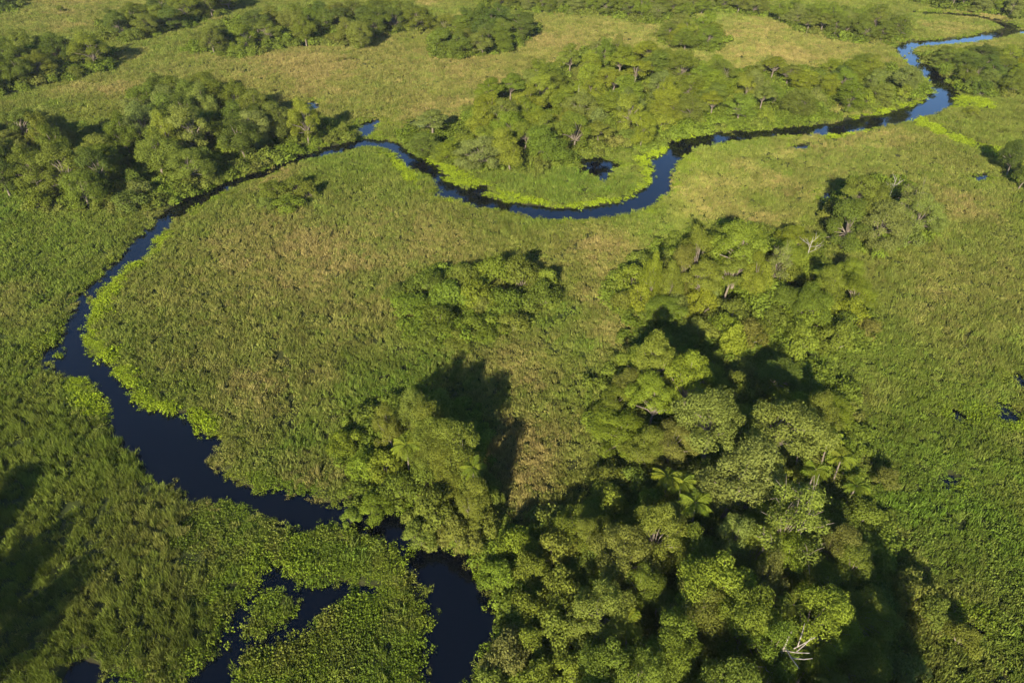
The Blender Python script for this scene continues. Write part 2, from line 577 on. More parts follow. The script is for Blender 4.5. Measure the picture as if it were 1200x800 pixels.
# ------------------------------------------------------------------ where the plants grow
WOODS = {   # crown outlines in the photograph, unprojected onto the level of the middle of the crowns
    'left riverside wood': [(0, 175), (30, 150), (75, 160), (120, 180), (150, 130), (190, 100), (235, 92), (285, 112), (330, 130), (400, 150), (425, 163),
                            (385, 170), (330, 188), (280, 203), (235, 222), (190, 240), (120, 243), (40, 242), (0, 215)],
    'small left edge copse': [(0, 140), (40, 138), (75, 150), (70, 185), (20, 205), (0, 205)],
    'far left copse': [(0, 58), (40, 52), (105, 55), (138, 65), (125, 80), (60, 95), (0, 112)],
    'big right grove': [(735, 420), (800, 400), (960, 460), (1000, 540), (1010, 640), (1020, 800), (640, 800), (620, 700), (640, 640), (700, 600), (730, 520)],
    'upper right grove': [(715, 330), (750, 300), (800, 275), (880, 262), (950, 285), (1005, 335), (1010, 400), (950, 415), (860, 405), (740, 372)],
    'top left corner copse': [(0, 0), (30, 0), (12, 10), (0, 14)],
    'top left tree belt': [(112, 35), (150, 16), (200, 2), (282, 0), (270, 12), (225, 28), (150, 48), (118, 46)],
    'long far copse': [(218, 58), (240, 38), (300, 20), (345, 14), (420, 10), (460, 2), (510, 20), (490, 35), (440, 40), (425, 55), (390, 52), (330, 55), (280, 66)],
    'oval far copse': [(502, 55), (520, 28), (560, 16), (610, 22), (630, 38), (600, 58), (545, 68), (512, 66)],
    'far top wood': [(565, 0), (860, 0), (900, 8), (1020, 14), (1050, 22), (1070, 30), (1050, 50), (990, 46), (945, 38), (900, 18), (840, 12), (790, 22), (760, 26), (700, 15), (640, 14), (570, 8)],
    'top right wood': [(1070, 0), (1200, 0), (1200, 24), (1160, 14), (1110, 10)],
    'meadow edge copse': [(768, 42), (790, 26), (830, 26), (852, 45), (845, 60), (800, 58)],
    'far right bank wood': [(1078, 66), (1120, 60), (1160, 62), (1200, 60), (1200, 112), (1160, 112), (1115, 100), (1100, 84)],
    'central wood': [(470, 150), (495, 145), (540, 140), (560, 118), (600, 98), (640, 84), (680, 62), (730, 56), (790, 68), (850, 82), (850, 150), (800, 160), (765, 172),
                     (700, 178), (650, 190), (600, 200), (545, 195), (520, 188), (480, 175)],
    'central wood right arm': [(850, 82), (900, 76), (960, 82), (1010, 72), (1050, 80), (1085, 92), (1085, 108), (1020, 125), (950, 145), (850, 152)],
}
LIME = [  # floating and bank plants of a brighter green
    [(189, 270), (205, 268), (190, 290), (160, 315), (140, 340), (127, 370), (122, 395), (140, 420), (160, 445), (185, 470), (215, 478), (240, 485), (255, 500), (262, 520),
     (250, 530), (225, 500), (180, 492), (120, 430), (95, 405), (96, 375), (125, 330), (170, 290)],
    [(71, 440), (105, 438), (124, 470), (137, 495), (120, 500), (95, 485), (78, 465)],
    [(270, 588), (310, 604), (364, 618), (375, 605), (400, 617), (437, 618), (476, 650), (486, 680), (455, 690), (400, 682), (340, 682), (312, 650), (312, 665), (285, 705),
     (265, 725), (230, 735), (215, 690), (200, 640), (235, 590)],
    [(300, 765), (365, 745), (388, 710), (430, 696), (486, 682), (508, 725), (503, 800), (496, 850), (275, 850), (280, 790)],
    [(255, 555), (300, 572), (364, 575), (372, 594), (400, 590), (400, 575), (330, 560), (270, 540)],
    [(556, 652), (582, 660), (600, 690), (610, 740), (575, 748), (560, 690)],
    [(485, 182), (520, 186), (560, 212), (600, 226), (650, 240), (720, 233), (755, 215), (745, 190), (770, 172), (810, 155), (815, 160), (784, 172), (775, 205), (740, 238), (650, 250), (560, 235), (510, 205)],
    [(470, 178), (500, 225), (490, 228), (462, 200), (440, 178)],
    [(1100, 122), (1120, 108), (1160, 118), (1165, 128), (1120, 128)], [(1060, 143), (1080, 140), (1130, 160), (1180, 178), (1170, 186), (1120, 168)],
    [(960, 157), (1045, 144), (1045, 150), (965, 166)], [(430, 161), (452, 163), (446, 166), (430, 165)],
    [(1065, 88), (1090, 100), (1095, 118), (1060, 134), (980, 146), (985, 140), (1050, 125), (1080, 110)],
]
UNDER = {
    'big right grove floor': [(735, 395), (800, 380), (870, 400), (960, 420), (1010, 470), (1005, 560), (1040, 620), (1060, 720), (1075, 860), (560, 860), (600, 750), (580, 660),
                              (560, 640), (640, 605), (700, 590), (720, 520), (700, 450)],
    'river bend grove floor': [(395, 520), (430, 480), (500, 455), (560, 480), (570, 560), (600, 610), (560, 645), (500, 640), (470, 600), (410, 596)],
    'upper right grove floor': [(715, 330), (760, 300), (850, 275), (960, 300), (1010, 350), (1010, 400), (960, 420), (850, 410), (730, 380)],
    'central patch floor': [(460, 345), (510, 315), (600, 312), (650, 330), (650, 365), (560, 395), (480, 390)],
    'small right grove floor': [(968, 240), (1000, 205), (1060, 210), (1095, 250), (1080, 280), (1010, 290)],
}
WOOD_G = {k: poly(v, 1.0) for k, v in WOODS.items()}
WOOD_PX = {k: np.array(v, float) for k, v in WOODS.items()}
UNDER_G = [poly(v, 1.0) for v in UNDER.values()] + list(WOOD_G.values())
LIME_G = [poly(v) for v in LIME]
DRY = [(350, 75, 45, .62), (520, 85, 40, .58), (680, 55, 50, .5), (900, 62, 45, .6), (340, 310, 26, .8), (470, 290, 20, .7), (420, 340, 18, .6), (250, 300, 12, .4), (1150, 330, 22, .4), (1000, 200, 25, .3), (700, 300, 14, .5), (90, 10, 60, .3),
       (1100, 380, 8, .5), (600, 420, 12, .4), (620, 530, 9, .5), (860, 50, 40, .5), (1080, 190, 20, .3), (200, 90, 30, .4), (230, 560, 6, .6), (190, 610, 8, .45), (560, 120, 25, .5),
       (110, 700, 5, .4), (1130, 300, 20, .25), (1080, 730, 8, .3)]
WET = [(40, 300, 30, .35), (1150, 650, 22, .35), (1100, 500, 26, .3), (440, 480, 18, .4), (980, 200, 30, .4), (300, 430, 18, .35), (620, 225, 15, .4), (1000, 400, 15, .4), (60, 30, 60, .3)]


TRAILS = [[(700, 275, .5), (650, 300, .5), (690, 340, .5), (640, 400, .5), (560, 425, .4), (480, 430, .4)], [(1030, 300, .4), (1100, 330, .5), (1150, 420, .5), (1210, 470, .5)],
          [(205, 300, .4), (260, 350, .4), (330, 420, .4), (360, 520, .4)], [(1060, 560, .5), (1110, 600, .6), (1170, 620, .5)], [(620, 400, .4), (690, 420, .4), (720, 500, .4)],
          [(180, 75, .7), (300, 85, .7), (420, 70, .7), (500, 110, .6)], [(30, 300, .4), (60, 360, .4), (40, 440, .4)], [(830, 215, .5), (920, 225, .5), (980, 300, .4)]]


def field_points(spacing_near, spacing_far, seed, margin=24):
    """jittered points over the part of the marsh the camera can see, coarser with distance"""
    out = []
    r = np.random.default_rng(seed)
    y = 20.0
    while y < 358:
        k = min(1, max(0, (y - 40) / 260))
        s = spacing_near + (spacing_far - spacing_near) * k
        hw = .75 * (y * CP + H_CAM * SP) + margin
        n = int(2 * hw / s)
        x = -hw + (np.arange(n) + r.random(n)) * 2 * hw / n
        out.append(np.stack([x, y + (r.random(n) - .5) * s * 1.6], 1))
        y += s
    return np.concatenate(out)


def blobs(px, py, L):
    o = np.zeros(px.shape)
    for u, v, r, a in L:
        x, y = ground_pt(u, v)
        o = np.maximum(o, a * np.exp(-((px - x) ** 2 + (py - y) ** 2) / (r * r)))
    return o


def in_any(px, py, polys, grow=0.0):
    m = np.zeros(px.shape, bool)
    for P in polys:
        if grow:
            m |= sdf_poly(px, py, P) < grow
        else:
            m |= inside(px, py, P)
    return m


def ground_z(px, py, d):
    return np.where(d > .4, (fbm(px, py, 9, 5) - .5) * .25 + .02, np.where(d > .1, -.12, -.26))


def spread_cover():
    P = field_points(.88, 1.45, 3)
    x, y = P[:, 0], P[:, 1]
    d = water_sdf(x, y)
    wob = (fbm(x, y, 5, 77) - .5) * 3
    lim = in_any(x + wob, y + wob * .6, LIME_G)
    und = in_any(x + wob, y - wob * .6, UNDER_G)
    far = np.clip((y - 40) / 260, 0, 1)
    tall = fbm(x, y, 5.5, 21)
    tus = vnoise(x, y, 2.1, 31)
    dry = blobs(x, y, DRY) * (.3 + .9 * fbm(x, y, 6, 14)) + np.clip(fbm(x, y, 20, 15) - .54, 0, 1) * 2.0 + .13 * far
    lush = blobs(x, y, WET) * 1.2 + np.clip(fbm(x, y, 30, 16) - .5, 0, 1) * 2.2 + .25 * (tall > .6)
    r = np.random.default_rng(5)
    tone = (.74 + .5 * fbm(x, y, 3.5, 18)) * r.uniform(.78, 1.22, len(x))
    dry = dry * r.uniform(.5, 1.5, len(x)) + .22 * r.random(len(x)) ** 2
    trail = np.full(x.shape, 30.0)
    for ch in TRAILS:
        trail = np.minimum(trail, chain_sdf(x + (vnoise(x, y, 7, 70) - .5) * 3, y + (vnoise(x, y, 7, 71) - .5) * 3, ch))
    keep = ((d > .15) | ((d > -.6) & (r.random(len(x)) < .1))) & (~lim | (r.random(len(x)) < np.where(y > 68, .07, .22))) & ((trail > 0) | (r.random(len(x)) < .3)) & (~und | (r.random(len(x)) < .35)) & (tus + r.random(len(x)) * .5 > .3)
    reed_zone = inside(x, y, poly([(0, 470), (70, 480), (150, 520), (215, 590), (235, 660), (255, 745), (225, 790), (150, 800), (110, 770), (80, 790), (60, 860), (-40, 860), (-40, 470)]))
    m = keep & ~(reed_zone & (r.random(len(x)) < .8))
    s = (.45 + .75 * tall + .75 * tus * r.random(len(x))) * (1 + .15 * far) * np.clip(.5 + .3 * d, .45, 1)
    sc = np.stack([1 + .35 * far, 1 + .35 * far, s], 1) * (.9 + .25 * r.random(len(x)))[:, None]
    g = ground_z(x, y, d)
    scatter('marsh_grass', P[m], g[m], C_GRASS, 11, sc[m], dry[m], lush[m], tone[m], 'olive green marsh grass covering the flat floodplain')
    m = keep & reed_zone & (r.random(len(x)) < .75)
    scatter('tall_reeds', P[m], g[m], C_REED, 6, sc[m] * .95, dry[m] * .6, lush[m] * .7, tone[m] * .95, 'tall feathery reeds on the shaded lower left bank')
    # floating plants: mats and a narrow fringe along the banks
    P = field_points(.72, 1.5, 9)
    x, y = P[:, 0], P[:, 1]
    d = water_sdf(x, y)
    wob = (fbm(x, y, 5, 77) - .5) * 3
    lim = in_any(x + wob, y + wob * .6, LIME_G)
    far = np.clip((y - 40) / 260, 0, 1)
    r = np.random.default_rng(6)
    patchy = vnoise(x, y, 9, 95)
    fringe = (d > .1) & (d < .3 + 2.6 * patchy * vnoise(x, y, 3, 3) + .6 * far) & (patchy > .3)
    drift = (d < 0) & (d > -1.3) & (r.random(len(x)) < .022) & (vnoise(x, y, 6, 99) > .5) & (y < 120)
    m = drift | ((lim & (d > .05)) & ((vnoise(x, y, 1.6, 97) + .5 * vnoise(x, y, 6, 98) > .42) | (y > 68))) | fringe
    bright = np.clip(1.5 * fbm(x, y, 7, 90) - .45 + .5 * np.clip(1 - d / 3, 0, 1) + 1.3 * np.clip((y - 70) / 60, 0, 1), 0, 1) * r.uniform(.5, 1, len(x))
    vivid = in_any(x + wob * .4, y, [LIME_G[i] for i in (0, 1, 6, 7, 8, 9, 10, 12)])
    bright = np.where(vivid, .75 + .25 * bright, bright * .6)
    hz = np.clip(2.6 * fbm(x, y, 4, 91) - .55, .25, 2.2)
    sc = np.stack([1 + .45 * far, 1 + .45 * far, hz], 1) * r.uniform(.75, 1.2, len(x))[:, None]
    z = np.where(d > .4, ground_z(x, y, d), -.22)
    scatter('floating_plants', P[m], z[m], C_HYA, 6, sc[m], (blobs(x, y, DRY) * .4 + np.clip(fbm(x, y, 4, 92) - .5, 0, 1) * 2 * ~vivid)[m], bright[m], (.8 + .4 * fbm(x, y, 2.5, 93))[m],
            'bright green floating leafy plants fringing the river')
    # leafy undergrowth on the floor of the groves
    P = field_points(1.2, 2.6, 12)
    x, y = P[:, 0], P[:, 1]
    d = water_sdf(x, y)
    wob = (fbm(x, y, 5, 77) - .5) * 3
    m = in_any(x + wob, y - wob * .6, UNDER_G) & (d > .6) & (vnoise(x, y, 4, 55) > .22)
    far = np.clip((y - 40) / 260, 0, 1)
    s = (.55 + 1.2 * fbm(x, y, 5, 56)) * (1 + .7 * far)
    r = np.random.default_rng(8)
    sc = np.stack([s, s, s * (.7 + .6 * r.random(len(x)))], 1)
    scatter('leafy_undergrowth', P[m], ground_z(x, y, d)[m], C_BUSH, 7, sc[m], np.clip(fbm(x, y, 8, 57) - .5, 0, 1)[m] * 1.6, (fbm(x, y, 10, 58) * 1.6 - .4)[m], (.75 + .5 * fbm(x, y, 3, 59))[m],
            'low leafy undergrowth carpeting the floor of the groves')


spread_cover()

# ------------------------------------------------------------------ trees
TINTS = {'dark green': (.066, .090, .016), 'mid green': (.092, .116, .017), 'yellow-green': (.126, .152, .017), 'pale grey-green': (.122, .142, .032),
         'olive': (.104, .121, .020), 'bright green': (.106, .140, .016), 'brownish': (.103, .108, .024)}
R0, H0 = 4.5, 11.0
for _t, _c in TINTS.items():      # the far wood's trees share one object, so each kind has its own leaf colour
    _m = crown_material('far_leaves')
    for _n in _m.node_tree.nodes:
        if _n.type == 'VECT_MATH':
            _m.node_tree.links.remove(_n.inputs[0].links[0])
            _n.inputs[0].default_value = _c
    M_FARLEAF[_t] = _m


def make_tree_mesh(seed, shape):
    """returns (trunk mesh, crown mesh) of a broadleaf about 11 m tall with a 4.5 m crown radius"""
    r = np.random.default_rng(seed)
    lob, paths = [], []
    fork = {'spreading': 5.2, 'round': 3.2, 'uneven': 3.6, 'open': 4.8}[shape]
    bend = r.normal(size=2) * .35
    trunk = [(0, 0, -.3, .34), (bend[0] * .4, bend[1] * .4, fork * .5, .25), (bend[0], bend[1], fork, .2)]
    paths.append(trunk)
    n = {'spreading': 27, 'round': 27, 'uneven': 30, 'open': 20}[shape]
    sx, sy, lop = r.uniform(.82, 1.2), r.uniform(.82, 1.2), r.normal(size=2) * .5
    for k in range(n):
        a = k * 2.39996 + r.uniform(-.5, .5)
        q = math.sqrt((k + .4) / n)
        if shape == 'spreading':
            rad = q * 3.75
            z = 10.0 - 3.0 * q ** 2 + r.normal() * .45
            rx = r.uniform(.9, 1.5)
            rz = rx * r.uniform(.5, .72)
        elif shape == 'round':
            th = math.acos(1 - 1.62 * (k + .5) / n)
            rad = 3.35 * math.sin(th) * (1.05 if th > 1.3 else 1)
            z = 5.6 + 4.2 * math.cos(th) + r.normal() * .3
            rx = r.uniform(1.0, 1.7)
            rz = rx * r.uniform(.75, 1.0)
        elif shape == 'uneven':
            rad = q * 3.5
            z = r.uniform(3.2, 10.2) * (1 - .25 * q ** 2) + 1.2 * (1 - q)
            rx = r.uniform(.85, 1.7)
            rz = rx * r.uniform(.65, 1.0)
        else:
            rad = q * 3.7
            z = 9.6 - 3.0 * q ** 2 + r.normal() * .7
            rx = r.uniform(.75, 1.25)
            rz = rx * r.uniform(.5, .75)
        rad *= r.uniform(.68, 1.2)
        rx *= r.uniform(.7, 1.22)
        c = (bend[0] + lop[0] + sx * rad * math.cos(a), bend[1] + lop[1] + sy * rad * math.sin(a), z + r.normal() * .35)
        lob.append((c, rx, rz))
        mid = (bend[0] + rad * .45 * math.cos(a + .2), bend[1] + rad * .45 * math.sin(a + .2), fork + (z - fork) * .6)
        th = .55 if shape == 'open' else 1
        paths.append([(bend[0], bend[1], fork - .3, .13 * th), (*mid, .09 * th), (c[0], c[1], z - .1, .035)])
        if shape == 'open':
            for _ in range(3):
                e = norm(r.normal(size=3) + np.array([0, 0, .9])) * rx * 1.5
                paths.append([(c[0], c[1], z - .1, .035), (c[0] + e[0] * .5, c[1] + e[1] * .5, z + e[2] * .6, .025), (c[0] + e[0], c[1] + e[1], z + e[2], .015)])
    dens = {'spreading': 50, 'round': 44, 'uneven': 44, 'open': 36}[shape]
    V, F, B = lobes_cloud(lob, r, dens, .105 if shape != 'open' else .105, -.75 if shape in ('round', 'uneven') else -.5)
    crown = mesh_from('crown', V, [F], M_CROWN, B)
    TV, TF = tubes(paths)
    tm = mesh_from('trunk', TV, [TF], M_PALEBARK if shape == 'open' and seed % 2 else M_BARK, smooth=True)
    return tm, crown


SHAPES = {'spreading': [make_tree_mesh(200 + i, 'spreading') for i in range(4)], 'round': [make_tree_mesh(220 + i, 'round') for i in range(4)],
          'uneven': [make_tree_mesh(240 + i, 'uneven') for i in range(4)], 'open': [make_tree_mesh(260 + i, 'open') for i in range(3)]}


def make_shrub_mesh(seed):
    r = np.random.default_rng(seed)
    lob, paths = [], []
    n = 13
    for k in range(n):
        a = k * 2.39996 + r.uniform(-.6, .6)
        q = math.sqrt((k + .3) / n)
        rad = q * 2.1 * r.uniform(.8, 1.15)
        z = 2.6 * (1 - .55 * q ** 2) * r.uniform(.75, 1.15)
        rx = r.uniform(.6, 1.05)
        lob.append(((rad * math.cos(a), rad * math.sin(a), z), rx, rx * r.uniform(.6, .95)))
        paths.append([(rad * .1 * math.cos(a), rad * .1 * math.sin(a), -.2, .07), (rad * .5 * math.cos(a), rad * .5 * math.sin(a), z * .6, .05), (rad * math.cos(a), rad * math.sin(a), z, .02)])
    V, F, B = lobes_cloud(lob, r, 50, .105, -.6)
    TV, TF = tubes(paths, 5)
    return mesh_from('stem', TV, [TF], M_BARK, smooth=True), mesh_from('foliage', V, [F], M_CROWN, B)


SHRUBS = [make_shrub_mesh(300 + i) for i in range(7)]


def make_frond(seed):
    """one arching feather leaf growing along +X"""
    r = np.random.default_rng(seed)
    n = 30
    t = np.linspace(0, 1, n)
    X = 3.3 * t * (1 - .12 * t)
    Z = 1.5 * t - 2.2 * t ** 2.2
    Vs, Fs, off = [], [], 0
    spine, sf = tubes([[(X[i], 0, Z[i], .05 * (1 - .8 * t[i]) + .008) for i in range(0, n, 3)]], 4)
    Vs.append(spine)
    Fs.append(sf)
    off = len(spine)
    for s in (-1, 1):
        L = .95 * np.sin(np.clip(t * 1.05 + .12, 0, 1) * math.pi) ** .6 * r.uniform(.85, 1.1, n)
        base = np.stack([X, np.zeros(n), Z], 1)
        tip = base + np.stack([.45 * L, s * .8 * L, -.6 * L * r.uniform(.3, 1.9, n)], 1)
        w = np.array([.042, 0, 0])
        mid = base * .5 + tip * .5 + np.array([0, 0, .06])
        Q = np.stack([base - w * .5, base + w * .5, mid + w, tip, mid - w], 1).reshape(-1, 3)
        Vs.append(Q)
        b = np.arange(n)[:, None] * 5 + off
        Fs.append(np.concatenate([b + np.array([[0, 1, 2, 4]])]))
        Fs.append(b + np.array([[4, 2, 3]]))
        off += len(Q)
    V = np.concatenate(Vs)
    return mesh_from('frond', V, Fs, M_FROND, np.clip(r.normal(.5, .1, len(V)), 0, 1))


FRONDS = [make_frond(400 + i) for i in range(4)]


def palm_trunk(seed):
    r = np.random.default_rng(seed)
    b = r.normal(size=2) * .35
    V, F = tubes([[(0, 0, -.3, .2), (b[0] * .3, b[1] * .3, 2.5, .15), (b[0] * .7, b[1] * .7, 5.2, .13), (b[0], b[1], 7.6, .15), (b[0], b[1], 8.0, .06)]], 7)
    return mesh_from('trunk', V, [F], M_BARK, smooth=True), b


PALM_TRUNKS = [palm_trunk(430 + i) for i in range(3)]


def make_dead(seed):
    r = np.random.default_rng(seed)
    b = r.normal(size=2) * .3
    tv, tf = tubes([[(0, 0, -.3, .2), (b[0] * .5, b[1] * .5, 3.5, .14), (b[0], b[1], 7.0, .09), (b[0] * 1.4, b[1] * 1.2, 9.6, .04)]], 7)
    trunk = mesh_from('trunk', tv, [tf], M_PALEBARK, smooth=True)
    br = []
    for k in range(6):
        a = k * 2.4 + r.uniform(-.4, .4)
        z0 = r.uniform(4.2, 8.0)
        f = z0 / 7.0
        L = r.uniform(1.6, 3.2)
        c, s = math.cos(a), math.sin(a)
        x0, y0 = b[0] * f, b[1] * f
        main = [(x0, y0, z0, .07), (x0 + c * L * .5, y0 + s * L * .5, z0 + .7, .05), (x0 + c * L, y0 + s * L, z0 + 1.7, .03)]
        twig = [(x0 + c * L * .5, y0 + s * L * .5, z0 + .7, .05), (x0 + c * L * .7 - s * .6, y0 + s * L * .7 + c * .6, z0 + 1.6, .04), (x0 + c * L * .8 - s * 1.0, y0 + s * L * .8 + c * 1.0, z0 + 2.3, .015)]
        v, q = tubes([main, twig], 5)
        br.append(mesh_from('branch', v, [q], M_PALEBARK, smooth=True))
    return trunk, br


DEADS = [make_dead(460 + i) for i in range(3)]

THINGS = []      # (root, noun, look words, clump, u, v)
PLACED = []


def ok_ground(x, y, margin):
    return water_sdf(np.array([x]), np.array([y]))[0] > margin


def root_empty(name, x, y, rz, sc, cat, group):
    o = bpy.data.objects.new(name, None)
    o.empty_display_size = .5
    COL.objects.link(o)
    o.location = (x, y, 0)
    o.rotation_euler = (0, 0, rz)
    o.scale = sc
    o['category'] = cat
    o['group'] = group
    return o


def jitter_tint(t, amt=.13):
    c = TINTS[t]
    k = 1 + random.uniform(-amt, amt)
    return (c[0] * k * random.uniform(.92, 1.08), c[1] * k, c[2] * k * random.uniform(.85, 1.15), 1)


def add_tree(x, y, r, h, shape, tint, clump):
    tm, cm = random.choice(SHAPES[shape])
    e = root_empty('broadleaf_tree', x, y, random.uniform(0, 6.28), (r / R0, r / R0, h / H0), 'tree', 'broadleaf trees')
    link('trunk', tm, e)
    c = link('crown', cm, e)
    c.color = jitter_tint(tint)
    u, v = to_px(x, y, h * .8)
    size = 'big' if r > 4.7 else ('small' if r < 3.2 else '')
    word = {'spreading': 'flat-topped', 'round': 'round', 'uneven': 'lumpy', 'open': 'bare-branched'}[shape]
    THINGS.append([e, 'tree', (size, tint, word), clump, u, v])
    PLACED.append((x, y, r))


def add_shrub(x, y, r, h, tint, clump):
    sm, fm = random.choice(SHRUBS)
    e = root_empty('shrub', x, y, random.uniform(0, 6.28), (r / 2.8, r / 2.8, h / 3.2), 'shrub', 'shrubs of the marsh and groves')
    link('stem', sm, e)
    c = link('foliage', fm, e)
    c.color = jitter_tint(tint)
    u, v = to_px(x, y, h * .6)
    size = 'wide' if r > 3.0 else ('small' if r < 1.9 else '')
    THINGS.append([e, 'shrub', (size, tint, ''), clump, u, v])
    PLACED.append((x, y, r * .8))


def add_palm(x, y, r, h, tint, clump):
    tm, b = random.choice(PALM_TRUNKS)
    e = root_empty('palm_tree', x, y, random.uniform(0, 6.28), (r / 3.0, r / 3.0, h / 8.6), 'palm', 'palms in the groves')
    link('trunk', tm, e)
    n = random.randint(13, 17)
    for k in range(n):
        f = link('frond', random.choice(FRONDS), e)
        up = -.55 + .95 * ((k * 7) % n) / n
        f.location = (b[0], b[1], 7.75)
        f.rotation_euler = (random.uniform(-.2, .2), up * .8, k * 2.39996 + random.uniform(-.2, .2))
        f.color = jitter_tint(tint, .1)
    u, v = to_px(x, y, h)
    THINGS.append([e, 'palm', ('tall' if h > 9 else ('short' if h < 6.5 else ''), tint, 'feather-leaved'), clump, u, v])
    PLACED.append((x, y, r * .6))


def add_dead(x, y, h, clump):
    tm, br = random.choice(DEADS)
    s = h / 9.6
    e = root_empty('dead_tree', x, y, random.uniform(0, 6.28), (s, s, s), 'dead tree', 'bare dead trees')
    link('trunk', tm, e)
    for m in br:
        link('branch', m, e)
    u, v = to_px(x, y, h * .8)
    THINGS.append([e, 'dead tree', ('tall' if h > 10 else '', 'pale', 'leafless'), clump, u, v])


